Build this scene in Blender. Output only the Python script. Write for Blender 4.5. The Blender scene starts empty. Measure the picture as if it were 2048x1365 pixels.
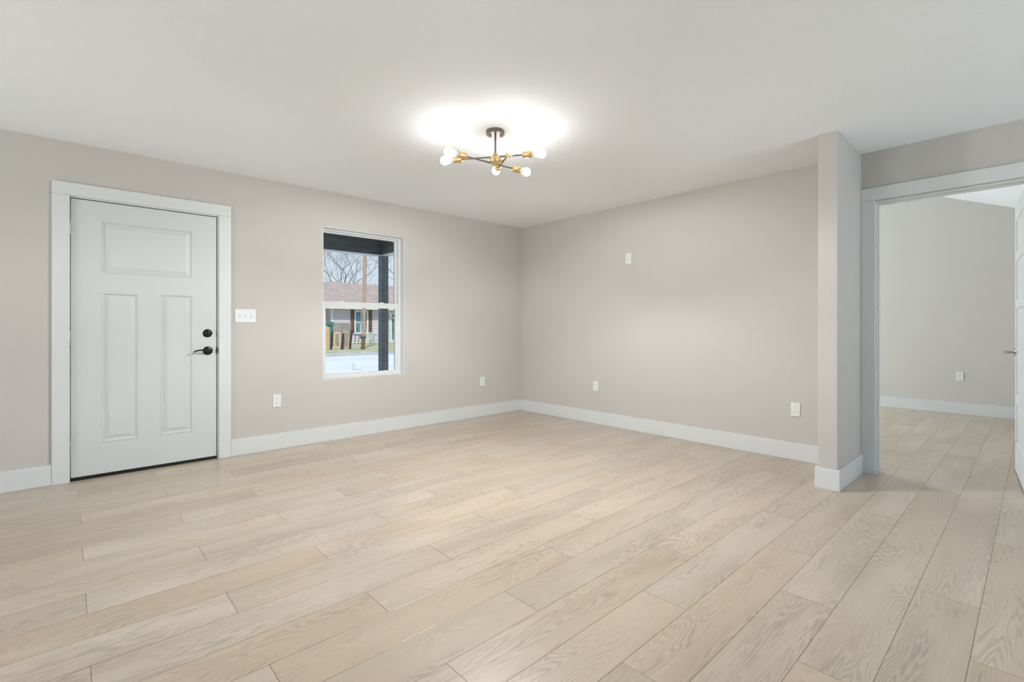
import bpy, bmesh, math, random
from mathutils import Vector, Matrix
C = bpy.context.scene.collection
R = math.radians
scn = bpy.context.scene

# ------------------------------------------------------------------ camera
cam_d = bpy.data.cameras.new('camera')
cam_d.sensor_fit = 'HORIZONTAL'; cam_d.sensor_width = 36
cam_d.lens = 968 / 2048 * 36
cam_d.shift_y = -(682.5 - 655) / 2048
cam_d.clip_start = 0.05; cam_d.clip_end = 300
cam = bpy.data.objects.new('camera', cam_d); C.objects.link(cam)
cam.location = (0, 0, 1.11)
cam.rotation_euler = (R(90), 0, R(47.4 - 90))
scn.camera = cam

# ------------------------------------------------------------------ view + world + daylight + fill lamps
vs = scn.view_settings
vs.view_transform = 'Standard'; vs.look = 'None'; vs.gamma = 1.0; vs.use_curve_mapping = False
vs.exposure = 0.0

w = bpy.data.worlds.new('sky'); scn.world = w; w.use_nodes = True
nt = w.node_tree; nt.nodes.clear()
wo = nt.nodes.new('ShaderNodeOutputWorld'); bg = nt.nodes.new('ShaderNodeBackground')
tc = nt.nodes.new('ShaderNodeTexCoord'); sep = nt.nodes.new('ShaderNodeSeparateXYZ')
rp = nt.nodes.new('ShaderNodeValToRGB')
rp.color_ramp.elements[0].position = 0.0; rp.color_ramp.elements[0].color = (.68, .82, 1.0, 1)
rp.color_ramp.elements[1].position = .20; rp.color_ramp.elements[1].color = (.34, .52, 1.0, 1)
cn = nt.nodes.new('ShaderNodeTexNoise'); cn.inputs['Scale'].default_value = 3.5; cn.inputs['Detail'].default_value = 6
cr = nt.nodes.new('ShaderNodeValToRGB')
cr.color_ramp.elements[0].position = .45; cr.color_ramp.elements[1].position = .62
mx = nt.nodes.new('ShaderNodeMix'); mx.data_type = 'RGBA'; mx.inputs['B'].default_value = (.80, .89, 1.0, 1)
L = nt.links.new
L(tc.outputs['Generated'], sep.inputs[0]); L(sep.outputs['Z'], rp.inputs[0])
L(tc.outputs['Generated'], cn.inputs['Vector']); L(cn.outputs['Fac'], cr.inputs[0])
L(cr.outputs['Color'], mx.inputs['Factor']); L(rp.outputs[0], mx.inputs['A'])
L(mx.outputs['Result'], bg.inputs['Color']); bg.inputs['Strength'].default_value = 0.95
L(bg.outputs[0], wo.inputs[0])

sd = bpy.data.lights.new('sun', 'SUN'); sd.energy = 3.4; sd.angle = R(3); sd.color = (1, .93, .83)
so = bpy.data.objects.new('sun', sd); C.objects.link(so)
so.rotation_euler = Vector((.45, .75, -.95)).to_track_quat('-Z', 'Y').to_euler()

def area(name, loc, d, sx, sy, power, col):
    a = bpy.data.lights.new(name, 'AREA'); a.shape = 'RECTANGLE'; a.size = sx; a.size_y = sy
    a.energy = power; a.color = col
    o = bpy.data.objects.new(name, a); C.objects.link(o); o.location = loc
    o.rotation_euler = Vector(d).to_track_quat('-Z', 'Z').to_euler()
    return o
# daylight from behind the camera and in the bedroom, plus added fill lamps
area('daylight_patio_fill', (2.65, -3.75, 1.0), (0, .6, 1), 3.2, 1.6, 112, (.78, .90, 1.0))  # daylight from behind, tilted up as added ceiling fill
area('side_fill', (-3.59, 2.7, 1.35), (1, 0, .05), 3.2, 1.4, 8, (.97, .99, 1.0))  # added fill, no known source on this side
area('side_ceiling_fill', (-3.59, 2.7, 1.1), (1, 0, 1.2), 3.2, 1.3, 84, (.93, .97, 1.0))  # added fill aimed up to brighten the ceiling
area('daylight_bedroom', (6.6, 4.83, 1.35), (0, -1, -.25), 1.7, 1.35, 172, (.88, .94, 1.0))

# ------------------------------------------------------------------ materials
def srgb(r, g, b):
    f = lambda c: (c/255/12.92) if c/255 <= .04045 else ((c/255+.055)/1.055)**2.4
    return (f(r), f(g), f(b), 1)

def mat(name, col, rough=.5, metal=0, bump=None, var=None, spec=.5, emit=None):
    m = bpy.data.materials.new(name); m.use_nodes = True
    n = m.node_tree; b = n.nodes['Principled BSDF']
    b.inputs['Base Color'].default_value = (*col[:3], 1)
    b.inputs['Roughness'].default_value = rough; b.inputs['Metallic'].default_value = metal
    b.inputs['Specular IOR Level'].default_value = spec
    t = n.nodes.new('ShaderNodeTexCoord')
    if var:      # (scale, amount, stretch)
        x = n.nodes.new('ShaderNodeTexNoise'); x.inputs['Scale'].default_value = var[0]; x.inputs['Detail'].default_value = 4
        mp = n.nodes.new('ShaderNodeMapping'); mp.inputs['Scale'].default_value = var[2] if len(var) > 2 else (1, 1, 1)
        n.links.new(t.outputs['Object'], mp.inputs[0]); n.links.new(mp.outputs[0], x.inputs['Vector'])
        r = n.nodes.new('ShaderNodeValToRGB'); a = var[1]
        r.color_ramp.elements[0].position = .3; r.color_ramp.elements[1].position = .7
        r.color_ramp.elements[0].color = (*[c*(1-a) for c in col[:3]], 1)
        r.color_ramp.elements[1].color = (*[min(1, c*(1+a)) for c in col[:3]], 1)
        n.links.new(x.outputs['Fac'], r.inputs[0]); n.links.new(r.outputs[0], b.inputs['Base Color'])
    if bump:     # (scale, strength, distance)
        x = n.nodes.new('ShaderNodeTexNoise'); x.inputs['Scale'].default_value = bump[0]; x.inputs['Detail'].default_value = 3
        n.links.new(t.outputs['Object'], x.inputs['Vector'])
        bp = n.nodes.new('ShaderNodeBump'); bp.inputs['Strength'].default_value = bump[1]; bp.inputs['Distance'].default_value = bump[2]
        n.links.new(x.outputs['Fac'], bp.inputs['Height']); n.links.new(bp.outputs[0], b.inputs['Normal'])
    if emit:
        b.inputs['Emission Color'].default_value = (*emit[0], 1); b.inputs['Emission Strength'].default_value = emit[1]
    return m

M = {}
M['wall'] = mat('greige wall paint', (.560, .527, .486), .75, bump=(85, .25, .004), var=(1.2, .012))
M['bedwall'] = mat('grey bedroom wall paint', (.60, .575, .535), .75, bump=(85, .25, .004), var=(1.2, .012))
M['ceiling'] = mat('white ceiling paint', (.905, .93, .945), .85, bump=(60, .35, .005))
M['trim'] = mat('white trim paint', (.69, .70, .69), .35, bump=(140, .06, .002))
M['door'] = mat('pale grey white door paint', (.63, .645, .635), .38, bump=(160, .05, .002))
M['vinyl'] = mat('white vinyl', (.70, .70, .685), .3, bump=(120, .02, .001))
M['plastic'] = mat('white plate plastic', (.76, .77, .75), .3, bump=(200, .02, .001))
M['dark'] = mat('dark slot', (.03, .03, .03), .6, bump=(100, .05, .001))
M['grey'] = mat('grey slot shade', (.18, .18, .175), .6, bump=(100, .05, .001))
M['bronze'] = mat('oil rubbed bronze', (.022, .017, .015), .28, .6, bump=(90, .05, .001))
M['nickel'] = mat('satin nickel', (.45, .43, .40), .3, 1, bump=(200, .04, .001))
M['chrome'] = mat('brushed steel', (.50, .50, .50), .22, 1, bump=(200, .04, .001))
M['brass'] = mat('satin brass', (.78, .56, .27), .36, 1, bump=(200, .04, .001))
M['gun'] = mat('dark bronze metal', (.20, .17, .145), .38, .7, bump=(200, .04, .001))
M['sweep'] = mat('black door sweep', (.012, .010, .008), .5, bump=(60, .1, .001))
M['bulb'] = mat('glowing frosted bulb', (1, 1, 1), .4, emit=((1, .98, .95), 31))
M['bulbneck'] = mat('white bulb neck', (.9, .89, .86), .35, bump=(200, .02, .001))
M['porch'] = mat('dark slate porch paint', (.17, .18, .17), .5, var=(3, .25, (1, 1, 6)), bump=(30, .2, .004))
M['porchwhite'] = mat('white porch trim', (.8, .8, .76), .5, bump=(60, .1, .002))
M['concrete'] = mat('pale concrete', (.74, .75, .73), .85, var=(.8, .10), bump=(20, .3, .01))
M['street'] = mat('street surface', (.72, .74, .73), .9, var=(.5, .08), bump=(12, .4, .02))
M['curb'] = mat('worn curb', (.50, .49, .46), .9, var=(2.5, .22), bump=(20, .3, .01))
M['siding'] = None
M['brown'] = mat('brown shutter wood', (.16, .075, .055), .7, var=(3, .3, (6, 1, 1)))
M['pole'] = mat('weathered pole wood', (.46, .31, .22), .85, var=(4, .3, (6, 6, .6)), bump=(40, .3, .01))
M['pine'] = mat('fresh pine boards', (.66, .46, .26), .7, var=(5, .22, (8, 1, 1)))
M['oldpine'] = mat('weathered pine boards', (.48, .33, .21), .7, var=(5, .3, (8, 1, 1)))
M['bark'] = mat('grey bark', (.27, .24, .25), .9, var=(2, .25), bump=(20, .4, .02))
M['green'] = mat('teal green paint', (.10, .22, .19), .6, var=(2, .25))
M['palegreen'] = mat('pale green siding', (.46, .56, .52), .7, var=(3, .08, (8, 1, 1)))
M['reed'] = mat('grey reed screen', (.34, .31, .28), .9, var=(2.5, .45, (18, 18, .5)))
M['chair'] = mat('pale green plastic', (.74, .80, .72), .5, bump=(60, .05, .001))
M['black'] = mat('dark painted metal', (.03, .035, .04), .5, bump=(60, .05, .001))
M['curtain'] = mat('blue window curtain', (.13, .30, .38), .6, var=(1.5, .5, (6, 1, 1)))
M['stump'] = mat('dead brown leaves', (.20, .115, .06), .9, var=(14, .5), bump=(30, .6, .03))
M['basin'] = mat('dark grey enamel', (.12, .13, .14), .4, bump=(40, .05, .002))
M['wire'] = mat('yellow cable sleeve', (.60, .50, .22), .6, bump=(60, .05, .001))

M['siding'] = mat('pale siding', (.64, .60, .61), .7, var=(2, .05), bump=(40, .1, .002))

def roof_mat():
    m = mat('brown shingles', (.40, .27, .22), .9)
    n = m.node_tree; b = n.nodes['Principled BSDF']
    t = n.nodes.new('ShaderNodeTexCoord'); mp = n.nodes.new('ShaderNodeMapping')
    mp.inputs['Scale'].default_value = (1.2, 1.2, 7)
    x = n.nodes.new('ShaderNodeTexNoise'); x.inputs['Scale'].default_value = 1.6; x.inputs['Detail'].default_value = 5
    r = n.nodes.new('ShaderNodeValToRGB')
    r.color_ramp.elements[0].position = .35; r.color_ramp.elements[0].color = (.31, .285, .275, 1)
    r.color_ramp.elements[1].position = .62; r.color_ramp.elements[1].color = (.50, .37, .30, 1)
    n.links.new(t.outputs['Object'], mp.inputs[0]); n.links.new(mp.outputs[0], x.inputs['Vector'])
    n.links.new(x.outputs['Fac'], r.inputs[0]); n.links.new(r.outputs[0], b.inputs['Base Color'])
    return m
M['roof'] = roof_mat()

def grass_mat():
    m = mat('winter lawn', (.40, .40, .20), .95, bump=(30, .6, .03))
    n = m.node_tree; b = n.nodes['Principled BSDF']
    t = n.nodes.new('ShaderNodeTexCoord')
    x = n.nodes.new('ShaderNodeTexNoise'); x.inputs['Scale'].default_value = 1.1; x.inputs['Detail'].default_value = 8
    r = n.nodes.new('ShaderNodeValToRGB')
    r.color_ramp.elements[0].position = .4; r.color_ramp.elements[0].color = (.34, .38, .17, 1)
    r.color_ramp.elements[1].position = .62; r.color_ramp.elements[1].color = (.60, .53, .38, 1)
    n.links.new(t.outputs['Object'], x.inputs['Vector'])
    n.links.new(x.outputs['Fac'], r.inputs[0]); n.links.new(r.outputs[0], b.inputs['Base Color'])
    return m
M['grass'] = grass_mat()

def glass_mat():
    m = bpy.data.materials.new('window glass'); m.use_nodes = True
    n = m.node_tree; n.nodes.clear()
    o = n.nodes.new('ShaderNodeOutputMaterial'); mix = n.nodes.new('ShaderNodeMixShader')
    tr = n.nodes.new('ShaderNodeBsdfTransparent'); tr.inputs[0].default_value = (.94, .97, .97, 1)
    gl = n.nodes.new('ShaderNodeBsdfGlossy'); gl.inputs['Roughness'].default_value = .02
    fr = n.nodes.new('ShaderNodeFresnel'); fr.inputs['IOR'].default_value = 1.3
    n.links.new(fr.outputs[0], mix.inputs[0]); n.links.new(tr.outputs[0], mix.inputs[1]); n.links.new(gl.outputs[0], mix.inputs[2])
    n.links.new(mix.outputs[0], o.inputs[0])
    return m
M['glass'] = glass_mat()

def floor_mat():
    m = bpy.data.materials.new('pale oak laminate planks'); m.use_nodes = True
    n = m.node_tree; N = n.nodes; b = N['Principled BSDF']; K = n.links.new
    def math_(op, a, c=None, d=None):
        x = N.new('ShaderNodeMath'); x.operation = op
        for i, v in enumerate((a, c, d)):
            if v is None: continue
            if isinstance(v, (int, float)): x.inputs[i].default_value = v
            else: K(v, x.inputs[i])
        return x.outputs[0]
    def comb(x, y, z=0):
        c = N.new('ShaderNodeCombineXYZ')
        for i, v in enumerate((x, y, z)):
            if isinstance(v, (int, float)): c.inputs[i].default_value = v
            else: K(v, c.inputs[i])
        return c.outputs[0]
    def noise(vec, scale, detail=2, dist=0, rough=.5):
        x = N.new('ShaderNodeTexNoise'); K(vec, x.inputs['Vector']); x.inputs['Scale'].default_value = scale
        x.inputs['Detail'].default_value = detail; x.inputs['Distortion'].default_value = dist; x.inputs['Roughness'].default_value = rough
        return x.outputs['Fac']
    def ramp(f, *stops):
        r = N.new('ShaderNodeValToRGB'); e = r.color_ramp.elements
        while len(e) < len(stops): e.new(.5)
        for el, (p, c) in zip(e, stops): el.position = p; el.color = (*c, 1)
        K(f, r.inputs[0]); return r.outputs[0]
    t = N.new('ShaderNodeTexCoord'); s = N.new('ShaderNodeSeparateXYZ'); K(t.outputs['Object'], s.inputs[0])
    X, Y = s.outputs[0], s.outputs[1]
    v = math_('DIVIDE', math_('SUBTRACT', Y, .155), .1945)
    row = math_('FLOOR', v); fv = math_('SUBTRACT', v, row)
    u = math_('SUBTRACT', math_('DIVIDE', math_('SUBTRACT', X, 1.787), 1.2975), math_('DIVIDE', math_('SUBTRACT', row, 4), 3))
    col = math_('FLOOR', u); fu = math_('SUBTRACT', u, col)
    wn = N.new('ShaderNodeTexWhiteNoise'); wn.noise_dimensions = '2D'; K(comb(row, col), wn.inputs['Vector'])
    rnd = wn.outputs['Value']
    ws = N.new('ShaderNodeSeparateColor'); K(wn.outputs['Color'], ws.inputs[0])
    r2, r3 = ws.outputs[0], ws.outputs[1]
    # seams
    dv = math_('MULTIPLY', math_('MINIMUM', fv, math_('SUBTRACT', 1, fv)), .1945)
    du = math_('MULTIPLY', math_('MINIMUM', fu, math_('SUBTRACT', 1, fu)), 1.2975)
    dm = math_('MINIMUM', dv, du)
    mr = N.new('ShaderNodeMapRange'); mr.inputs['From Min'].default_value = .0007; mr.inputs['From Max'].default_value = .0020
    K(dm, mr.inputs['Value']); seam = mr.outputs['Result']     # 0 in seam, 1 outside
    # grain
    gx = math_('ADD', X, math_('MULTIPLY', rnd, 61)); gy = math_('ADD', Y, math_('MULTIPLY', r2, 37))
    big = noise(comb(math_('MULTIPLY', gx, .75), math_('MULTIPLY', gy, 6.0)), 1.0, 3, .30, .42)
    ring = math_('SINE', math_('MULTIPLY', big, 270))
    ring = math_('MULTIPLY', math_('POWER', math_('ADD', math_('MULTIPLY', ring, .5), .5), 1.5), math_('ADD', .35, math_('MULTIPLY', noise(comb(math_('MULTIPLY', gx, 14), math_('MULTIPLY', gy, 120)), 1.0, 2), 1.2)))
    msk = noise(comb(math_('MULTIPLY', gx, 1.6), math_('MULTIPLY', gy, 9)), 1.0, 1)
    msk = ramp(msk, (.38, (0.12,)*3), (.62, (1,)*3))
    fine = noise(comb(math_('MULTIPLY', gx, 5), math_('MULTIPLY', gy, 170)), 1.0, 4, 0, .65)
    tone = noise(comb(math_('MULTIPLY', gx, .9), math_('MULTIPLY', gy, 3.2)), 1.0, 3, .4)
    base = ramp(tone, (.30, (.470, .382, .292)), (.5, (.525, .434, .340)), (.70, (.57, .482, .388)))
    hs = N.new('ShaderNodeHueSaturation'); K(base, hs.inputs['Color'])
    K(math_('ADD', .955, math_('MULTIPLY', rnd, .08)), hs.inputs['Value'])
    K(math_('ADD', .90, math_('MULTIPLY', r3, .2)), hs.inputs['Saturation'])
    def mul(a, f):
        x = N.new('ShaderNodeMix'); x.data_type = 'RGBA'; x.blend_type = 'MULTIPLY'; x.inputs['Factor'].default_value = 1
        K(a, x.inputs['A']); K(f, x.inputs['B']); return x.outputs['Result']
    ringf = math_('SUBTRACT', 1, math_('MULTIPLY', math_('MULTIPLY', ring, msk), .25))
    finef = math_('ADD', .88, math_('MULTIPLY', fine, .24))
    c = mul(hs.outputs[0], comb(ringf, math_('MULTIPLY', ringf, .995), math_('MULTIPLY', ringf, .985)))
    c = mul(c, comb(finef, finef, finef))
    sf = ramp(seam, (0, (.50, .43, .37)), (1, (1, 1, 1)))
    c = mul(c, sf)
    K(c, b.inputs['Base Color'])
    b.inputs['Specular IOR Level'].default_value = .55
    K(math_('ADD', .25, math_('MULTIPLY', fine, .08)), b.inputs['Roughness'])
    bp = N.new('ShaderNodeBump'); bp.inputs['Strength'].default_value = .35; bp.inputs['Distance'].default_value = .0015
    K(math_('ADD', seam, math_('MULTIPLY', fine, .12)), bp.inputs['Height']); K(bp.outputs[0], b.inputs['Normal'])
    return m
M['floor'] = floor_mat()

# ------------------------------------------------------------------ mesh helpers
def box(bm, x0, x1, y0, y1, z0, z1, bev=0, mtx=None):
    vs_ = [bm.verts.new((x, y, z)) for z in (z0, z1) for y in (y0, y1) for x in (x0, x1)]
    fs = [bm.faces.new([vs_[i] for i in f]) for f in ((0, 2, 3, 1), (4, 5, 7, 6), (0, 1, 5, 4), (2, 6, 7, 3), (0, 4, 6, 2), (1, 3, 7, 5))]
    if bev:
        es = list({e for f in fs for e in f.edges})
        r = bmesh.ops.bevel(bm, geom=es, offset=bev, segments=2, profile=.6, affect='EDGES')
        vs_ = list({v for f in r['faces'] for v in f.verts})
    if mtx is not None: bmesh.ops.transform(bm, matrix=mtx, verts=vs_)

def frame_of(d):
    d = Vector(d).normalized(); q = d.to_track_quat('Z', 'Y'); return q.to_matrix()

def tube(bm, pts, rad, n=12, cap=True):
    if not isinstance(rad, (list, tuple)): rad = [rad]*len(pts)
    rings = []; pts = [Vector(p) for p in pts]; prev = None
    for i, p in enumerate(pts):
        d = pts[min(i+1, len(pts)-1)] - pts[max(i-1, 0)]
        if prev is None:
            m3 = frame_of(d)
        else:
            q = prev.rotation_difference(d); m3 = q.to_matrix() @ m3
        prev = d
        rings.append([bm.verts.new(p + m3 @ Vector((math.cos(a)*rad[i], math.sin(a)*rad[i], 0))) for a in (2*math.pi*k/n for k in range(n))])
    for a, b in zip(rings, rings[1:]):
        for k in range(n): bm.faces.new((a[k], a[(k+1) % n], b[(k+1) % n], b[k]))
    if cap: bm.faces.new(rings[0][::-1]); bm.faces.new(rings[-1])

def lathe(bm, prof, origin, axis, n=28):
    """prof: list of (radius, distance along axis)"""
    m3 = frame_of(axis); o = Vector(origin); rings = []
    for r, h in prof:
        if r < 1e-6: rings.append([bm.verts.new(o + m3 @ Vector((0, 0, h)))])
        else: rings.append([bm.verts.new(o + m3 @ Vector((math.cos(2*math.pi*k/n)*r, math.sin(2*math.pi*k/n)*r, h))) for k in range(n)])
    for a, b in zip(rings, rings[1:]):
        for k in range(n):
            k2 = (k+1) % n
            if len(a) == 1 and len(b) == 1: continue
            if len(a) == 1: bm.faces.new((a[0], b[k2], b[k]))
            elif len(b) == 1: bm.faces.new((a[k], a[k2], b[0]))
            else: bm.faces.new((a[k], a[k2], b[k2], b[k]))

def obj(name, bm, m, parent=None, smooth=False, label=None):
    bmesh.ops.recalc_face_normals(bm, faces=bm.faces)
    me = bpy.data.meshes.new(name); bm.to_mesh(me); bm.free(); me.materials.append(m)
    if smooth:
        for p in me.polygons: p.use_smooth = True
        try: me.set_sharp_from_angle(angle=R(38))
        except Exception: pass
    o = bpy.data.objects.new(name, me); C.objects.link(o)
    if parent: o.parent = parent
    if label: o['label'] = label
    return o

def tag(o, label, cat, group=None, kind=None):
    o['label'] = label; o['category'] = cat
    if group: o['group'] = group
    if kind: o['kind'] = kind
    return o

def thing(name, label, cat, loc=(0, 0, 0), rz=0, group=None, kind=None):
    o = bpy.data.objects.new(name, None); C.objects.link(o); o.empty_display_size = .1
    o.location = loc; o.rotation_euler = (0, 0, rz)
    return tag(o, label, cat, group, kind)

def struct(name, bm, m, label, cat):
    return tag(obj(name, bm, m), label, cat, kind='structure')

def copy_tree(o, parent=None):
    c = o.copy(); C.objects.link(c); c.parent = parent
    for ch in [x for x in scn.objects if x.parent == o]: copy_tree(ch, c)
    return c

def NB(): return bmesh.new()

def holes_wall(bm, axis, p0, p1, a0, a1, z0, z1, holes):
    """wall slab normal to axis ('x' or 'y') from p0 to p1, running a0..a1, with rectangular holes (a,b,za,zb)"""
    ac = sorted({a0, a1, *[h[0] for h in holes], *[h[1] for h in holes]})
    zc = sorted({z0, z1, *[h[2] for h in holes], *[h[3] for h in holes]})
    def inside(a, z): return not (a0 < a < a1 and z0 < z < z1) or any(h[0] < a < h[1] and h[2] < z < h[3] for h in holes)
    verts = {}
    def V(a, p, z):
        k = (round(a, 5), round(p, 5), round(z, 5))
        if k not in verts: verts[k] = bm.verts.new((p, a, z) if axis == 'x' else (a, p, z))
        return verts[k]
    for a, b in zip(ac, ac[1:]):
        for c, d in zip(zc, zc[1:]):
            if inside((a+b)/2, (c+d)/2): continue
            for p in (p0, p1): bm.faces.new((V(a, p, c), V(b, p, c), V(b, p, d), V(a, p, d)))
            e = 1e-4
            if inside(a-e, (c+d)/2): bm.faces.new((V(a, p0, c), V(a, p1, c), V(a, p1, d), V(a, p0, d)))
            if inside(b+e, (c+d)/2): bm.faces.new((V(b, p0, c), V(b, p1, c), V(b, p1, d), V(b, p0, d)))
            if inside((a+b)/2, c-e): bm.faces.new((V(a, p0, c), V(b, p0, c), V(b, p1, c), V(a, p1, c)))
            if inside((a+b)/2, d+e): bm.faces.new((V(a, p0, d), V(b, p0, d), V(b, p1, d), V(a, p1, d)))

# ------------------------------------------------------------------ room shell
YA, XB, H = 4.70, 4.49, 2.44
bm = NB(); box(bm, -3.55, 8.6, -3.85, 4.865, -.12, 0)
struct('floor', bm, M['floor'], 'pale oak plank floor running through both rooms', 'floor')

bm = NB(); box(bm, -3.55, XB, -3.85, 4.865, H, H+.12)
struct('ceiling', bm, M['ceiling'], 'white textured flat ceiling of the main room', 'ceiling')

bm = NB(); holes_wall(bm, 'y', YA, YA+.165, -3.55, XB+.115, 0, H, [(-.004, .949, -.0, 2.058), (1.827, 2.719, .598, 2.092)])
struct('wall_left', bm, M['wall'], 'greige wall holding the front door and the window', 'wall')

bm = NB(); holes_wall(bm, 'x', XB, XB+.115, -3.85, YA, 0, 3.7, [(.012, .838, 0, 2.058)])
struct('wall_right', bm, M['wall'], 'greige wall opposite the camera with the bedroom doorway at its near end', 'wall')

bm = NB(); box(bm, 3.835, XB, .92, 1.035, 0, H, .004)
struct('wall_stub', bm, M['wall'], 'short greige stub wall projecting beside the bedroom doorway', 'wall')

bm = NB(); holes_wall(bm, 'y', -3.72, -3.6, -3.55, XB, 0, H, [(1.0, 4.3, 0, 2.1)])
struct('wall_rear', bm, M['wall'], 'greige wall behind the camera with a wide patio opening', 'wall')
bm = NB(); holes_wall(bm, 'x', -3.55, -3.42, -3.6, YA, 0, H, [(1.0, 4.4, .6, 2.1)])  # opening put in for the side fill lamps
struct('wall_side', bm, M['wall'], 'greige side wall left of the front door, outside the frame', 'wall')

def baseboard(name, x0, x1, y0, y1, label):
    bm = NB(); box(bm, x0, x1, y0, y1, 0, .143, .003)
    struct(name, bm, M['trim'], label, 'baseboard')
baseboard('baseboard_left', 1.036, XB, YA-.016, YA, 'white baseboard under the window wall right of the front door')
baseboard('baseboard_far_left', -3.42, -.080, YA-.016, YA, 'white baseboard at the left edge of the photo, left of the front door')
baseboard('baseboard_right', XB-.016, XB, 1.035, YA-.016, 'white baseboard along the blank right wall')
baseboard('baseboard_doorway', XB-.016, XB, -3.6, -.076, 'white baseboard right of the bedroom doorway, outside the frame')
bm = NB()
box(bm, 3.819, 3.835, .904, 1.051, 0, .143, .003)
box(bm, 3.8352, XB-.0205, .904, .92, 0, .143, .003)
box(bm, 3.8352, XB-.016, 1.035, 1.051, 0, .143, .003)
struct('baseboard_stub', bm, M['trim'], 'white baseboard wrapped around the foot of the stub wall', 'baseboard')

# bedroom shell
BX = 8.42
bm = NB(); box(bm, BX, BX+.12, -.115, 4.865, 0, 3.7)
struct('wall_bedroom_back', bm, M['bedwall'], 'grey back wall of the bedroom seen through the doorway', 'wall')
bm = NB(); holes_wall(bm, 'y', YA, YA+.165, XB+.115, BX, 0, 3.7, [(5.7, 7.5, .65, 2.05)])
struct('wall_bedroom_front', bm, M['bedwall'], 'grey front wall of the bedroom holding its window', 'wall')
bm = NB(); box(bm, XB+.115, BX, -.22, -.105, 0, 3.7)
struct('wall_bedroom_side', bm, M['bedwall'], 'grey low side wall of the bedroom behind the open door', 'wall')
bm = NB()
zz = lambda y: 2.475 + .4*y
prof = [(-.22, zz(-.22)), (2.3, zz(2.3)), (4.87, zz(2.3)-.4*2.57), (4.87, zz(2.3)-.4*2.57+.12), (2.3, zz(2.3)+.12), (-.22, zz(-.22)+.12)]
A_ = [bm.verts.new((XB+.115, y, z)) for y, z in prof]; B_ = [bm.verts.new((8.54, y, z)) for y, z in prof]
for i in range(6): bm.faces.new((A_[i], A_[(i+1) % 6], B_[(i+1) % 6], B_[i]))
bm.faces.new(A_); bm.faces.new(B_[::-1])
struct('ceiling_bedroom', bm, M['ceiling'], 'white sloping vaulted ceiling of the bedroom', 'ceiling')
baseboard('baseboard_bedroom', BX-.016, BX, -.1, YA, 'white baseboard along the bedroom back wall')

# ------------------------------------------------------------------ panelled door leaf
def leaf_mesh(x0, x1, z0, z1, yf, yb, rects):
    """slab with front face at yf (facing -Y) and rectangular openings for panels"""
    bm = NB()
    holes_wall(bm, 'y', yf, yb, x0, x1, z0, z1, rects)
    return bm
def panel_mesh(r, yf, prof, back=None):
    bm = NB(); xa, xb, za, zb = r; prev = None
    for ins, dep in prof:
        ring = [bm.verts.new(p) for p in ((xa+ins, yf+dep, za+ins), (xb-ins, yf+dep, za+ins), (xb-ins, yf+dep, zb-ins), (xa+ins, yf+dep, zb-ins))]
        if prev:
            for k in range(4): bm.faces.new((prev[k], prev[(k+1) % 4], ring[(k+1) % 4], ring[k]))
        prev = ring
    bm.faces.new(prev)
    # closed back
    if back is not None:
        first = [bm.verts.new(p) for p in ((xa, back, za), (xb, back, za), (xb, back, zb), (xa, back, zb))]
        bm.faces.new(first)
    return bm
PROF = [(0, 0), (.003, -.003), (.009, -.003), (.014, .005), (.019, .0085), (.024, .0085), (.046, .002), (.049, .0012)]

# ------------------------------------------------------------------ front door (door_1)
d1 = thing('door_1', 'white three-panel front door with black deadbolt and lever, closed', 'door', (.475, YA, 0), kind='structure')
def loc(bm, o):   # shift mesh from world into the local frame of thing o
    bmesh.ops.transform(bm, matrix=(Matrix.Translation(o.location) @ o.rotation_euler.to_matrix().to_4x4()).inverted(), verts=bm.verts); return bm
bm = NB(); box(bm, -.079, .013, YA-.019, YA, 0, 2.055, .002); obj('casing', loc(bm, d1), M['trim'], d1)
bm = NB(); box(bm, .945, 1.035, YA-.019, YA, 0, 2.055, .002); obj('casing', loc(bm, d1), M['trim'], d1)
bm = NB(); box(bm, -.079, 1.035, YA-.020, YA, 2.0555, 2.145, .002); obj('casing', loc(bm, d1), M['trim'], d1)
bm = NB()
box(bm, -.004, .016, YA-.002, YA+.16, 0, 2.058); box(bm, .936, .949, YA-.002, YA+.16, 0, 2.058); box(bm, .016, .936, YA-.002, YA+.16, 2.046, 2.058)
box(bm, .016, .022, YA+.06, YA+.16, 0.02, 2.046); box(bm, .928, .936, YA+.06, YA+.16, 0.02, 2.046); box(bm, .016, .936, YA+.06, YA+.16, 2.032, 2.046)
obj('jamb', loc(bm, d1), M['trim'], d1)
bm = NB(); box(bm, .016, .936, YA-.004, YA+.16, 0.0, .010, .001); obj('threshold', loc(bm, d1), M['sweep'], d1)
rects = [(.183, .762, 1.512, 1.900), (.189, .406, .252, 1.370), (.542, .762, .253, 1.374)]
LF = YA+.008
leaf = obj('leaf', loc(leaf_mesh(.0205, .930, .024, 2.0395, LF, LF+.044, rects), d1), M['door'], d1)
for r_ in rects:
    obj('panel', loc(panel_mesh(r_, LF, PROF, LF+.035), d1), M['door'], leaf)
bm = NB(); box(bm, .0205, .930, LF+.003, LF+.042, .0115, .0235); obj('door_sweep', loc(bm, d1), M['sweep'], d1, label='black rubber strip under the door')
for z in (1.825, 1.03, .243):
    bm = NB()
    lathe(bm, [(0, 0), (.0062, .0), (.0072, .003), (.0072, .0985), (.0062, .1015), (0, .1015)], (.0135, YA-.0085, z-.051), (0, 0, 1), 14)
    for k in range(1, 5): lathe(bm, [(.0078, 0), (.0078, .0012)], (.0135, YA-.0085, z-.051+.0203*k), (0, 0, 1), 14)
    box(bm, .0135, .0185, YA-.003, YA+.03, z-.051, z+.051)
    obj('hinge', loc(bm, d1), M['nickel'], d1, True, label='nickel hinge')
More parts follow.
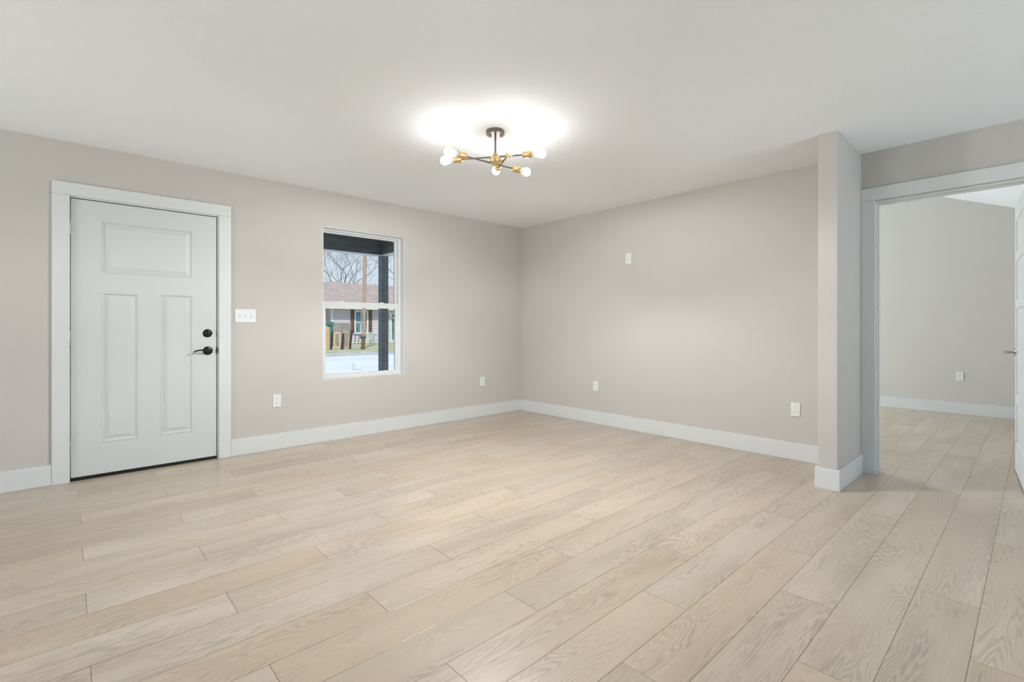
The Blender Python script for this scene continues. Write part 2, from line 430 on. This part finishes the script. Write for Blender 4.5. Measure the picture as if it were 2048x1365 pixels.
# deadbolt
bm = NB(); lathe(bm, [(0, 0), (.0345, 0), (.0345, .004), (.031, .010), (.024, .0135), (.014, .0145), (0, .0145)], (.866, LF, 1.060), (0, -1, 0), 36)
db = obj('deadbolt', loc(bm, d1), M['bronze'], d1, True, label='black deadbolt rose')
bm = NB(); box(bm, .8625, .8695, LF-.032, LF-.012, 1.040, 1.080, .003); obj('thumb_turn', loc(bm, d1), M['bronze'], db)
# lever
bm = NB(); lathe(bm, [(0, 0), (.0360, 0), (.0360, .004), (.033, .009), (.025, .012), (.016, .014), (.013, .020), (.0125, .040), (.010, .046), (0, .047)], (.868, LF, .914), (0, -1, 0), 36)
lv = obj('lever_handle', loc(bm, d1), M['bronze'], d1, True, label='black lever handle')
bm = NB()
pts = [(.872, -.046, .914), (.855, -.047, .916), (.835, -.048, .920), (.810, -.047, .9215), (.788, -.046, .918), (.770, -.045, .911), (.760, -.045, .906)]
tube(bm, [(x, LF+y, z) for x, y, z in pts], [.0095, .009, .0075, .0062, .0058, .0060, .0040], 12)
obj('lever', loc(bm, d1), M['bronze'], lv, True)
# latch plates on the leaf edge and jamb
for z in (1.060, .914):
    bm = NB(); box(bm, .9295, .9365, LF-.002, LF+.030, z-.030, z+.030, .001)
    obj('strike_plate', loc(bm, d1), M['bronze'], d1, label='dark strike plate')
bm = NB(); lathe(bm, [(0, 0), (.028, 0), (.028, .002), (0, .003)], (.9362, YA+.012, .914), (-1, 0, 0), 24)
obj('strike_plate', loc(bm, d1), M['bronze'], d1, True, label='dark round latch cover')

# ------------------------------------------------------------------ bedroom doorway + open door (door_2)
d2 = thing('door_2', 'open white panel bedroom door with steel lever at the right edge', 'door', (XB, .425, 0), kind='structure')
bm = NB(); box(bm, XB-.018, XB, .832, .9195, 0, 2.066, .003); obj('casing', loc(bm, d2), M['trim'], d2)
bm = NB(); box(bm, XB-.018, XB, -.075, .018, 0, 2.066, .003); obj('casing', loc(bm, d2), M['trim'], d2)
bm = NB(); box(bm, XB-.019, XB, -.075, .9195, 2.0665, 2.163, .003); obj('casing', loc(bm, d2), M['trim'], d2)
bm = NB()
box(bm, XB-.002, XB+.117, .824, .838, 0, 2.058, .001); box(bm, XB-.002, XB+.117, .012, .026, 0, 2.058, .001); box(bm, XB-.002, XB+.117, .026, .824, 2.046, 2.058, .001)
box(bm, XB+.030, XB+.070, .814, .824, 0, 2.046, .001); box(bm, XB+.030, XB+.070, .026, .036, 0, 2.046, .001); box(bm, XB+.030, XB+.070, .036, .814, 2.036, 2.046, .001)
obj('jamb', loc(bm, d2), M['trim'], d2)
# leaf: local x along the leaf from hinge, front face looks to +Y of the room
W2 = .80
mt = Matrix.Translation((XB+.125, .058, 0)) @ Matrix.Rotation(R(4.6), 4, 'Z') @ Matrix.Scale(-1, 4, (0, 1, 0))
rects2 = [(.115, W2-.115, z, z+.30) for z in (.23, .592, .954, 1.316, 1.625)]
rects2[-1] = (.115, W2-.115, 1.678, 1.92)
def l2(bm): bmesh.ops.transform(bm, matrix=mt, verts=bm.verts); return loc(bm, d2)
leaf2 = obj('leaf', l2(leaf_mesh(0, W2, .012, 2.040, 0, .035, rects2)), M['door'], d2)
P2 = [(0, 0), (.004, .006), (.012, .009), (.018, .009), (.040, .004)]
for r_ in rects2: obj('panel', l2(panel_mesh(r_, 0, P2, .028)), M['door'], leaf2)
bm = NB(); lathe(bm, [(0, 0), (.031, 0), (.031, .005), (.026, .009), (.012, .011), (.011, .05), (0, .052)], (W2-.062, 0, .92), (0, -1, 0), 30)
lh = obj('lever_handle', l2(bm), M['chrome'], d2, True, label='brushed steel lever handle')
bm = NB(); tube(bm, [(W2-.062+.010, -.058, .92), (W2-.062, -.060, .92), (W2-.10, -.064, .92), (W2-.15, -.064, .921), (W2-.175, -.062, .921)], [.011, .012, .0105, .010, .009], 12)
obj('lever', l2(bm), M['chrome'], lh, True)
for z in (1.83, 1.03, .24):
    bm = NB(); lathe(bm, [(0, 0), (.007, 0), (.007, .09), (0, .09)], (-.006, 0.004, z-.045), (0, 0, 1), 12)
    obj('hinge', l2(bm), M['nickel'], d2, True, label='nickel hinge')

# ------------------------------------------------------------------ window_1
w1 = thing('window_1', 'white single-hung window right of the front door looking onto the street', 'window', (2.273, YA, .598), kind='structure')
X0, X1, Z0, Z1 = 1.827, 2.719, .598, 2.092
def ring(bm, x0, x1, z0, z1, wl, wr, wb, wt, y0, y1, bev=.002):
    box(bm, x0, x0+wl, y0, y1, z0, z1, bev); box(bm, x1-wr, x1, y0, y1, z0, z1, bev)
    box(bm, x0+wl, x1-wr, y0, y1, z0, z0+wb, bev); box(bm, x0+wl, x1-wr, y0, y1, z1-wt, z1, bev)
bm = NB(); ring(bm, X0, X1, Z0, Z1, .006, .006, .006, .006, YA-.001, YA+.078, .001); obj('return_lining', loc(bm, w1), M['trim'], w1)
bm = NB(); ring(bm, X0+.004, X1-.004, Z0+.004, Z1-.004, .024, .024, .020, .016, YA+.076, YA+.160); obj('outer_frame', loc(bm, w1), M['vinyl'], w1)
bm = NB()
ring(bm, X0+.026, X1-.026, 1.318, Z1-.018, .024, .024, .036, .016, YA+.118, YA+.146); us = obj('upper_sash', loc(bm, w1), M['vinyl'], w1)
bm = NB()
ring(bm, X0+.026, X1-.026, Z0+.022, 1.368, .036, .036, .022, .056, YA+.084, YA+.114)
ls = obj('lower_sash', loc(bm, w1), M['vinyl'], w1)
bm = NB(); box(bm, X0+.04, X1-.04, YA+.130, YA+.134, 1.345, Z1-.03); obj('pane', loc(bm, w1), M['glass'], us)
bm = NB(); box(bm, X0+.05, X1-.05, YA+.097, YA+.101, Z0+.040, 1.32); obj('pane', loc(bm, w1), M['glass'], ls)
for x in (2.05, 2.50):
    bm = NB(); box(bm, x-.022, x+.022, YA+.090, YA+.112, 1.3675, 1.377, .002); obj('sash_lock', loc(bm, w1), M['vinyl'], w1)

# rear, bedroom and added side windows (light the rooms, outside the frame)
def simple_window(name, label, axis, p, a0, a1, z0, z1, mull):
    t = thing(name, label, 'window', ((p, (a0+a1)/2, z0) if axis == 'x' else ((a0+a1)/2, p, z0)), kind='structure')
    bm = NB(); bmg = NB()
    cuts = [a0+.002] + [a0+(a1-a0)*k/mull for k in range(1, mull)] + [a1-.002]
    def bb(b, a, c, q0, q1, z_, z2_, bev=.002):
        if axis == 'x': box(b, q0, q1, a, c, z_, z2_, bev)
        else: box(b, a, c, q0, q1, z_, z2_, bev)
    bb(bm, a0+.002, a1-.002, p-.03, p+.03, z0+.002, z0+.05); bb(bm, a0+.002, a1-.002, p-.03, p+.03, z1-.05, z1-.002)
    for c in cuts:
        lo = min(max(c-.025, a0+.002), a1-.052); bb(bm, lo, lo+.05, p-.029, p+.029, z0+.05, z1-.05)
    bb(bmg, a0+.03, a1-.03, p-.002, p+.002, z0+.03, z1-.03, 0)
    fr = obj('window_frame', loc(bm, t), M['vinyl'], t); obj('pane', loc(bmg, t), M['glass'], fr)
simple_window('window_2', 'wide white window in the bedroom front wall, outside the frame', 'y', YA+.06, 5.7, 7.5, .65, 2.05, 2)
simple_window('window_3', 'wide sliding patio glazing behind the camera', 'y', -3.66, 1.0, 4.3, 0, 2.1, 2)
simple_window('added_side_window', 'added white side window for fill light, outside the frame', 'x', -3.48, 1.0, 4.4, .6, 2.1, 2)  # unseen window, added to go with the side fill

# ------------------------------------------------------------------ wall plates
def make_outlet():
    t = thing('wall_outlet', 'white duplex outlet low on the wall between the front door and the window', 'outlet', (0, 0, 0), group='white wall outlets')
    bm = NB(); box(bm, -.035, .035, -.007, 0, -.0575, .0575, .0025); obj('cover_plate', bm, M['plastic'], t)
    for s in (1, -1):
        zc = .0195*s; bm = NB()
        n = 20; vs1 = []
        for k in range(n):
            a = 2*math.pi*k/n; vs1.append((max(-.0165, min(.0165, .0195*math.cos(a))), max(-.014, min(.014, .018*math.sin(a)))))
        f = [bm.verts.new((x, -.0085, zc+z)) for x, z in vs1]; g = [bm.verts.new((x, -.006, zc+z)) for x, z in vs1]
        bm.faces.new(f)
        for k in range(n): bm.faces.new((f[k], f[(k+1) % n], g[(k+1) % n], g[k]))
        rc = obj('receptacle', bm, M['plastic'], t)
        bm = NB(); box(bm, -.0072, -.0050, -.0092, -.0075, zc+.000, zc+.0085); box(bm, .0050, .0072, -.0092, -.0075, zc+.001, zc+.0078)
        lathe(bm, [(0, 0), (.0029, 0), (.0029, .0008), (0, .0008)], (0, -.0084, zc-.0065), (0, -1, 0), 12)
        obj('socket_slots', bm, M['grey'], rc)
    bm = NB(); lathe(bm, [(0, 0), (.003, 0), (.0026, .001), (0, .0013)], (0, -.0068, 0), (0, -1, 0), 14); obj('screw', bm, M['plastic'], t, True)
    return t
o0 = make_outlet(); o0.location = (1.408, YA, .440)
spots = [((3.815, YA, .434), 0, 'white duplex outlet low on the window wall near the room corner'),
         ((XB, 3.455, .431), -90, 'white duplex outlet low on the blank wall, nearer the room corner'),
         ((XB, 1.375, .421), -90, 'white duplex outlet low on the blank wall beside the stub wall'),
         ((BX, .680, .480), -90, 'white duplex outlet on the bedroom back wall seen through the doorway'),
         ((XB, 3.010, 1.856), -90, 'white plate mounted high on the blank wall')]
for p, a, lb in spots:
    c = copy_tree(o0); c.location = p; c.rotation_euler = (0, 0, R(a)); c['label'] = lb

sw = thing('light_switch', 'white triple toggle switch plate beside the front door', 'switch', (1.150, YA, 1.210))
bm = NB(); box(bm, -.083, .083, -.007, 0, -.0575, .0575, .0025); obj('cover_plate', bm, M['plastic'], sw)
for k, x in enumerate((-.046, 0, .046)):
    bm = NB(); box(bm, x-.0052, x+.0052, -.0078, -.006, -.0125, .0125); fr = obj('toggle_surround', bm, M['plastic'], sw)
    bm = NB(); up = 1 if k < 2 else -1
    box(bm, -.0035, .0035, -.018, 0, -.0045, .0045, .001, Matrix.Translation((x, -.006, 0)) @ Matrix.Rotation(R(-28*up), 4, 'X'))
    obj('toggle', bm, M['plastic'], fr)
    for z in (.031, -.031):
        bm = NB(); lathe(bm, [(0, 0), (.0028, 0), (.0024, .001), (0, .0012)], (x, -.0068, z), (0, -1, 0), 12); obj('screw', bm, M['plastic'], sw, True)

# ------------------------------------------------------------------ ceiling light
cx, cy = 2.135, 2.488
cl = thing('ceiling_light', 'bronze and brass six-bulb semi-flush ceiling light, lit', 'ceiling light', (cx, cy, H))
def cl_(bm): return loc(bm, cl)
bm = NB(); lathe(bm, [(0, 0), (.0605, 0), (.062, .002), (.062, .026), (.060, .028), (0, .0285)], (cx, cy, H), (0, 0, -1), 48)
can = obj('canopy', cl_(bm), M['gun'], cl, True, label='dark bronze round canopy')
for sx, sy in ((-.030, .018), (.028, -.026)):
    bm = NB(); lathe(bm, [(0, 0), (.005, 0), (.005, .012), (.003, .014), (0, .014)], (cx+sx, cy+sy, H-.028), (0, 0, -1), 14); obj('canopy_nut', cl_(bm), M['gun'], can, True)
HZ = 2.243
bm = NB(); tube(bm, [(cx, cy, H-.028), (cx, cy, HZ+.03)], .0070, 16); obj('stem', cl_(bm), M['gun'], cl, True)
bm = NB(); lathe(bm, [(0, -.037), *[(.037*math.sin(math.pi*k/16), -.037*math.cos(math.pi*k/16)) for k in range(1, 16)], (0, .037)], (cx, cy, HZ), (0, 0, 1), 32)
lathe(bm, [(.009, .030), (.016, .034), (.016, .042), (.009, .046)], (cx, cy, HZ), (0, 0, 1), 20)
hub = obj('hub', cl_(bm), M['brass'], cl, True, label='round brass hub')
dv = Vector((math.cos(R(47.4)), math.sin(R(47.4)), 0)); rv = Vector((math.sin(R(47.4)), -math.cos(R(47.4)), 0))
base = Vector((0, 0, 1.11))
def P(depth, lat, z): v = dv*depth + rv*lat; return Vector((v.x, v.y, z))
ends = [(P(3.348, -.466, 2.264), P(3.213, .197, 2.264)),
        (P(3.082, -.403, 2.2267), P(3.478, .104, 2.2267)),
        (P(2.965, .0012, 2.198), P(3.585, -.1185, 2.270))]
for i, (a, b) in enumerate(ends):
    u_ = (b-a).normalized()
    bm = NB(); tube(bm, [a+u_*.112, b-u_*.112], .0050, 12)
    arm = obj('arm', cl_(bm), M['gun'], cl, True, label='thin dark bronze arm')
    # brass swivel sleeve joining arm to the hub
    mid = a + u_*((Vector((cx, cy, HZ))-a).dot(u_))
    bm = NB(); tube(bm, [mid-u_*.020, mid-u_*.016, mid+u_*.016, mid+u_*.020], [.006, .009, .009, .006], 16)
    hc = Vector((cx, cy, HZ)); dd = mid-hc
    if dd.length > .012: tube(bm, [hc+dd.normalized()*.02, mid], .006, 10)
    obj('arm_joint', cl_(bm), M['brass'], hub, True)
    for e, s in ((a, 1), (b, -1)):
        ax = u_*(-s)   # outward
        o_ = e - ax*.130
        bm = NB(); lathe(bm, [(0, 0), (.012, 0), (.0195, .003), (.0215, .007), (.0215, .064), (.020, .066), (.0175, .066), (.0175, .036), (0, .036)], o_, ax, 28)
        sk = obj('socket', cl_(bm), M['brass'], cl, True, label='brass lamp socket')
        bm = NB(); lathe(bm, [(.0160, .045), (.0160, .072), (.0185, .088)], o_, ax, 24)
        nk = obj('bulb_neck', cl_(bm), M['bulbneck'], sk, True)
        pr = [(.0185, .088), (.0225, .104)]
        rr = .0295
        for k in range(4, 17):
            t_ = math.pi*(1-k/16); pr.append((max(0, rr*math.sin(t_)), .130 + rr*math.cos(t_)))
        pr[-1] = (0, pr[-1][1])
        bm = NB(); lathe(bm, pr, o_, ax, 24)
        obj('bulb', cl_(bm), M['bulb'], sk, True, label='lit frosted white bulb')

for az in (45, 135, 225, 315):     # added spots below the hub, brightening walls and floor beyond the bulbs
    sp = bpy.data.lights.new('ceiling_light_fill', 'SPOT'); sp.energy = 46; sp.spot_size = R(180); sp.spot_blend = .22
    sp.shadow_soft_size = .10; sp.color = (.965, .985, 1.0)
    so_ = bpy.data.objects.new('ceiling_light_fill', sp); C.objects.link(so_); so_.location = (cx, cy, 2.11)
    so_.rotation_euler = Vector((math.cos(R(az))*math.sin(R(18)), math.sin(R(az))*math.sin(R(18)), -math.cos(R(18)))).to_track_quat('-Z', 'Y').to_euler()

# ------------------------------------------------------------------ porch
G = -.05
bm = NB(); box(bm, -3.5, 3.75, 4.87, 6.95, -.12, -.05, .005); struct('porch_floor', bm, M['concrete'], 'pale concrete porch floor outside the window', 'porch floor')
bm = NB(); box(bm, -3.5, 3.75, 4.87, 6.9, 2.62, 2.72); struct('porch_ceiling', bm, M['porch'], 'dark slate porch ceiling seen at the top of the window', 'porch ceiling')
bm = NB(); box(bm, -3.5, 3.62, 6.70, 6.84, 2.199, 2.62, .004)
for k in range(7): box(bm, -3.5, 3.48, 6.694, 6.701, 2.24+.052*k, 2.286+.052*k, .002)
box(bm, 3.48, 3.62, 4.87, 6.70, 2.199, 2.62, .004)
pb = tag(obj('porch_beam', bm, M['porch']), 'dark slate porch beam with white soffit across the window top', 'beam', kind='structure')
bm = NB(); box(bm, -3.5, 3.63, 6.685, 6.85, 2.190, 2.198, .001); box(bm, 3.47, 3.63, 4.87, 6.685, 2.190, 2.198, .001)
obj('soffit_board', bm, M['porchwhite'], pb, label='white strip under the beam')
bm = NB(); box(bm, 3.498, 3.605, 6.70, 6.82, -.05, 2.190, .004)
box(bm, 3.485, 3.618, 6.688, 6.832, -.05, .08, .004)
tag(obj('porch_post', bm, M['porch']), 'dark slate square porch post seen at the right of the window', 'post', kind='structure')

# ------------------------------------------------------------------ street side ground
def flat(name, x0, x1, y0, y1, z, m, label, cat, z0=-.4):
    bm = NB(); box(bm, x0, x1, y0, y1, z0, z); return struct(name, bm, m, label, cat)
flat('near_pavement', -30, 60, 6.96, 12.6, G, M['concrete'], 'pale concrete strip on the near side of the street', 'pavement')
flat('street', -30, 60, 12.6, 19.0, G-.01, M['street'], 'pale grey street seen through the window', 'street')
flat('curb', -30, 60, 19.0, 21.2, G+.0, M['curb'], 'worn pale curb strip along the far side of the street', 'curb')
flat('lawn', -60, 120, 21.2, 90, G, M['grass'], 'patchy yellow green lawn across the street', 'lawn')
flat('side_yard', -30, -3.56, -30, 6.95, G, M['grass'], 'lawn beside the house', 'lawn')
flat('rear_patio', -3.56, 20, -30, -3.86, G, M['concrete'], 'concrete patio behind the house', 'patio')
# drain cover box
bm = NB(); box(bm, 5.82, 6.03, 12.66, 12.9, G, G+.17, .006)
for k in range(5): box(bm, 5.845+.037*k, 5.853+.037*k, 12.652, 12.66, G+.02, G+.15)
tag(obj('meter_box', bm, M['concrete']), 'small pale concrete meter box at the near edge of the street', 'box')

# ------------------------------------------------------------------ house across the street
hs = thing('house', 'single-storey pale sided house with brown shingle roof across the street', 'house', (20, 34, G))
def hl(bm): return loc(bm, hs)
bm = NB(); holes_wall(bm, 'y', 34, 34.15, 13.95, 28, G, 2.62, [(15.62, 16.53, .72, 2.26), (18.56, 20.5, .12, 2.12)])
box(bm, 13.95, 14.1, 34.15, 41, G, 2.62); box(bm, 27.85, 28, 34.15, 41, G, 2.62)
def lap(x0, x1, z0, z1):
    n = max(1, round((z1-z0)/.155)); st = (z1-z0)/n
    for k in range(n):
        a, b = z0+k*st, z0+(k+1)*st
        v = [bm.verts.new(p) for p in ((x0, 33.968, a), (x1, 33.968, a), (x1, 33.998, b), (x0, 33.998, b), (x0, 33.999, a), (x1, 33.999, a))]
        bm.faces.new(v[:4]); bm.faces.new((v[0], v[4], v[5], v[1]))
for a_, b_, c_, d_ in ((13.95, 15.54, G, 2.44), (16.61, 18.46, G, 2.44), (20.6, 28, G, 2.44), (15.54, 16.61, G, .64)): lap(a_, b_, c_, d_)
obj('wall', hl(bm), M['siding'], hs, label='pale pinkish horizontal siding')
bm = NB(); box(bm, 13.80, 13.95, 33.97, 34.15, G, 2.5); obj('corner_board', hl(bm), M['porchwhite'], hs)
bm = NB()
prof = [(33.45, 2.50), (37.7, 4.55), (42, 2.50), (42, 2.62), (37.7, 4.68), (33.45, 2.64)]
A_ = [bm.verts.new((11.6, y, z)) for y, z in prof]; B_ = [bm.verts.new((28.6, y, z)) for y, z in prof]
for i in range(6): bm.faces.new((A_[i], A_[(i+1) % 6], B_[(i+1) % 6], B_[i]))
bm.faces.new(A_); bm.faces.new(B_[::-1])
obj('roof', hl(bm), M['roof'], hs, label='brown and grey shingle roof')
bm = NB(); box(bm, 11.6, 28.6, 33.36, 33.45, 2.42, 2.62, .01); obj('fascia', hl(bm), M['porchwhite'], hs, label='white fascia under the roof edge')
bm = NB(); box(bm, 11.6, 28.6, 33.45, 34.0, 2.44, 2.5); obj('soffit', hl(bm), M['siding'], hs)
bm = NB(); ring(bm, 15.54, 16.61, .64, 2.34, .10, .10, .10, .10, 33.96, 34.02, .005); wf = obj('window', hl(bm), M['porchwhite'], hs, label='white framed window')
bm = NB(); box(bm, 15.62, 16.53, 34.06, 34.08, .72, 2.26); obj('curtain', hl(bm), M['curtain'], wf)
bm = NB(); box(bm, 15.62, 16.53, 34.03, 34.055, 1.45, 1.51); box(bm, 16.04, 16.09, 34.03, 34.055, .72, 2.26); obj('sash_bar', hl(bm), M['porchwhite'], wf)
for xa, xb in ((15.24, 15.52), (16.64, 16.92)):
    bm = NB()
    for k in range(3): box(bm, xa+.095*k, xa+.088+.095*k, 33.96, 34.0, .66, 2.40, .004)
    box(bm, xa, xa+.28, 33.945, 33.96, .85, .95); box(bm, xa, xa+.28, 33.945, 33.96, 2.1, 2.2)
    obj('shutter', hl(bm), M['brown'], hs, label='dark brown board shutter')
bm = NB(); ring(bm, 18.46, 20.6, .03, 2.22, .10, .10, .08, .10, 33.96, 34.02, .005); df = obj('patio_door', hl(bm), M['porchwhite'], hs)
bm = NB(); box(bm, 18.56, 20.5, 34.06, 34.08, .11, 2.12)
obj('door_glass', hl(bm), M['green'], df); 
bm = NB(); box(bm, 18.1, 21, 33.3, 33.95, G, .10, .01); obj('doorstep', hl(bm), M['concrete'], hs)

an = thing('shed', 'pale green boarded shed left of the house across the street', 'shed', (12.3, 36, G))
bm = NB(); box(bm, 11.2, 13.7, 35.5, 38, G, 2.45, .01)
for k in range(12): box(bm, 11.2+.205*k, 11.24+.205*k, 35.47, 35.5, G, 2.4)
obj('wall', loc(bm, an), M['palegreen'], an)
bm = NB(); box(bm, 13.0, 13.30, 35.38, 35.47, 1.75, 2.15, .02); obj('meter', loc(bm, an), M['curtain'], an, label='blue grey meter')
bm = NB(); box(bm, 12.05, 12.6, 35.44, 35.47, .9, 2.0, .005); obj('window_panel', loc(bm, an), M['black'], an, label='dark opening')

# ------------------------------------------------------------------ yard things
bm = NB()
pts = [(12.04+.012*z, 25.2-.012*z, G+z) for z in (0, 1.5, 3, 5, 7, 9)]
tube(bm, pts, [.105, .10, .098, .093, .088, .08], 16)
tag(obj('utility_pole', bm, M['pole'], smooth=True), 'tall brown weathered utility pole on the far lawn', 'utility pole')

bm = NB(); random.seed(4); SX, SY = 11.48, 24.08
lathe(bm, [(0, 0), (.10, 0), (.085, .15), (.10, .35), (.08, .54), (0, .54)], (SX, SY, G), (0, 0, 1), 14)
for k in range(9):
    a = k*.7; h0 = .12+.3*random.random()
    lathe(bm, [(0, 0), (.035, .03), (.04, h0*.5), (0, h0)], (SX+.07*math.cos(a), SY+.07*math.sin(a), G), (random.uniform(-.35, .35), random.uniform(-.35, .35), 1), 8)
tag(obj('stump', bm, M['stump'], smooth=True), 'ragged brown stump in front of the utility pole', 'stump')
bm = NB(); lathe(bm, [(0, .545), (.10, .55), (.15, .60), (.165, .68), (.155, .69), (.13, .72), (.06, .745), (0, .75)], (SX, SY, G), (0, 0, 1), 24)
tag(obj('basin', bm, M['basin'], smooth=True), 'round dark grey basin resting on the brown stump', 'basin')

# wooden boards and frames leaning along the lawn
bm = NB()
for k in range(4): box(bm, 9.60+.108*k, 9.70+.108*k, 24.86, 24.89, G+.02*(k % 2), 1.12+.03*(k % 3), .004)
box(bm, 9.58, 10.05, 24.895, 24.92, .25, .33); box(bm, 9.58, 10.05, 24.895, 24.92, .85, .93)
tag(obj('plank_fence', bm, M['pine']), 'pale new wood fence panel standing at the left of the lawn', 'fence')

def wood_frame(x0, x1, y, h, m, label):
    bm = NB(); mtx = Matrix.Translation((x0, y, G)) @ Matrix.Rotation(R(-6), 4, 'X') @ Matrix.Rotation(R(2), 4, 'Y')
    W = x1-x0
    box(bm, 0, .085, 0, .05, 0, h, .004, mtx); box(bm, W-.085, W, 0, .05, 0, h, .004, mtx)
    box(bm, .086, W-.086, 0, .05, h-.10, h, .004, mtx); box(bm, .086, W-.086, 0, .05, .10, .20, .004, mtx)
    return tag(obj('wooden_frame', bm, m), label, 'wooden frame', group='empty wood frames on the lawn')
wood_frame(10.07, 10.43, 24.45, .93, M['pine'], 'empty light wood frame next to the pale fence panel')
wood_frame(10.62, 10.93, 24.55, .98, M['oldpine'], 'empty weathered wood frame nearer the utility pole')
for x, y, h, lb in ((10.14, 25.00, .95, 'dark leaning post right against the pale fence panel'), (10.49, 24.45, .85, 'dark leaning post between the two wood frames'), (11.0, 24.62, 1.02, 'dark leaning post right of the weathered wood frame')):
    bm = NB(); box(bm, -.045, .045, -.045, .045, 0, h, .004, Matrix.Translation((x, y, G)) @ Matrix.Rotation(R(6), 4, 'Y'))
    tag(obj('fence_post', bm, M['black']), lb, 'post', group='dark leaning posts')
bm = NB()
for k in range(36): tube(bm, [(11.5+.031*k, 28.0+.01*(k % 3), G), (11.5+.031*k+.006*math.sin(k*3), 28.0+.01*(k % 3), 1.30+.03*math.sin(k*2.1))], .014, 6)
box(bm, 11.48, 12.62, 27.97, 28.05, 1.31, 1.36)
tag(obj('reed_screen', bm, M['reed']), 'grey reed fence screen in front of the pale house wall', 'fence')
bn = thing('trash_bin', 'dark green wheeled bin behind the pale fence panel', 'bin', (11.55, 29, G))
bm = NB(); box(bm, -.27, .27, -.3, .3, .05, 1.25, .03); obj('body', bm, M['green'], bn)
bm = NB(); box(bm, -.30, .30, -.34, .34, 1.25, 1.50, .05); obj('lid', bm, M['green'], bn)
for s in (-1, 1):
    bm = NB(); lathe(bm, [(0, 0), (.11, 0), (.12, .01), (.12, .04), (.11, .05), (0, .05)], (s*.28-.025, .25, .12), (1, 0, 0), 18); obj('wheel', bm, M['black'], bn)

tb = thing('garden_table', 'long dark low garden table in front of the shuttered window', 'table', (15.5, 32.3, G))
bm = NB(); box(bm, -.82, .80, -.35, .35, .60, .65, .008); obj('tabletop', bm, M['black'], tb)
for sx in (-.6, .62):
    for sy in (-.28, .28):
        bm = NB(); tube(bm, [(sx*.85, sy, .60), (sx, sy, 0)], .022, 8); obj('leg', bm, M['black'], tb)
ch = thing('garden_chair', 'pale green plastic garden chair seen from behind on the lawn', 'chair', (14.78, 30.05, G), R(-14))
bm = NB()   # fan-shaped back with slots, towards the street
cols = 7
for k in range(cols):
    t0 = -1+2*k/cols; t1 = -1+2*(k+.72)/cols
    def q(t, z): wdt = .15+.11*min(1, (z-.38)/.36); return (t*wdt, -.20-.12*(z-.38)/.4, z-.05*t*t*(1 if z > .6 else 0))
    a = [q(t0, .36), q(t1, .36), q(t1, .78), q(t0, .78)]
    f = [bm.verts.new(p) for p in a]; g = [bm.verts.new((p[0], p[1]+.018, p[2])) for p in a]
    bm.faces.new(f); bm.faces.new(g[::-1])
    for i in range(4): bm.faces.new((f[i], f[(i+1) % 4], g[(i+1) % 4], g[i]))
tube(bm, [(-.15, -.2, .36), (-.20, -.23, .5), (-.265, -.30, .72), (-.20, -.33, .80), (0, -.335, .83), (.20, -.33, .80), (.265, -.30, .72), (.20, -.23, .5), (.15, -.2, .36)], .018, 8)
obj('backrest', bm, M['chair'], ch)
bm = NB(); box(bm, -.23, .23, -.21, .24, .37, .395, .01); obj('seat', bm, M['chair'], ch)
for s in (-1, 1):
    bm = NB(); tube(bm, [(s*.26, -.28, .62), (s*.29, -.05, .62), (s*.28, .2, .60), (s*.25, .24, .40)], .018, 8); obj('armrest', bm, M['chair'], ch)
    for sy in (-.2, .22):
        bm = NB(); tube(bm, [(s*.20, sy, .38), (s*.25, sy*1.18, 0)], [.028, .018], 8); obj('leg', bm, M['chair'], ch)

# service cable
bm = NB(); tube(bm, [(17.79, 33.3, 2.41), (17.50, 32.2, 2.08), (17.33, 31.3, 1.59), (17.16, 30.4, 1.15), (17.0, 29.6, .6), (16.9, 29.0, G)], .018, 6)
tag(obj('rope', bm, M['wire']), 'thin yellow rope sloping down from the eave at the right of the window view', 'rope')

# ------------------------------------------------------------------ bare trees beyond the roof
def bare_tree(x, y, h, seed, label, lean=(0, 0), r0=.115):
    rnd = random.Random(seed)
    t = thing('bare_tree', label, 'tree', (x, y, G), group='leafless trees beyond the roof')
    trunk = NB(); br = NB()
    def grow(p, d, ln, rad, lv, bmx):
        pts = [p]; dd = d.copy()
        n = 4
        for i in range(n):
            dd = (dd + Vector((rnd.uniform(-.16, .16), rnd.uniform(-.16, .16), rnd.uniform(-.06, .10)))).normalized()
            pts.append(pts[-1] + dd*ln/n)
        rads = [rad*(1-.26*i/n) for i in range(n+1)]
        tube(bmx, pts, rads, 6 if lv < 2 else 4, False)
        if lv >= 7 or rad < .0030: return
        kids = 2 if lv == 0 else rnd.choice((2, 3, 3))
        for k in range(kids+ (1 if lv in (0,) else 0)):
            i = n if k < 2 else rnd.randint(1, n-1)
            s = Vector((rnd.uniform(-1, 1), rnd.uniform(-1, 1), rnd.uniform(-.25, .55))).normalized()
            nd = (dd*.95 + s*.75).normalized()
            grow(pts[i], nd, ln*rnd.uniform(.62, .85), rads[i]*rnd.uniform(.66, .82), lv+1, br)
    grow(Vector((0, 0, 0)), Vector((lean[0], lean[1], 1)).normalized(), h*.30, r0, 0, trunk)
    obj('trunk', trunk, M['bark'], t, True); obj('branches', br, M['bark'], t, True)
bare_tree(19.8, 44, 13.0, 3, 'bare leafless tree nearest behind the roof, left of the utility pole', (-.05, 0))
bare_tree(31.6, 51, 13.5, 12, 'bare leafless tree behind the roof at the right edge of the window view', (-.1, 0))
bare_tree(26.2, 62, 17.5, 8, 'tall bare leafless tree farther back between the pole and the porch post', (.02, 0))
bare_tree(32.5, 81, 19.0, 21, 'tall bare leafless tree farther back at the left edge of the window view', (0, 0))
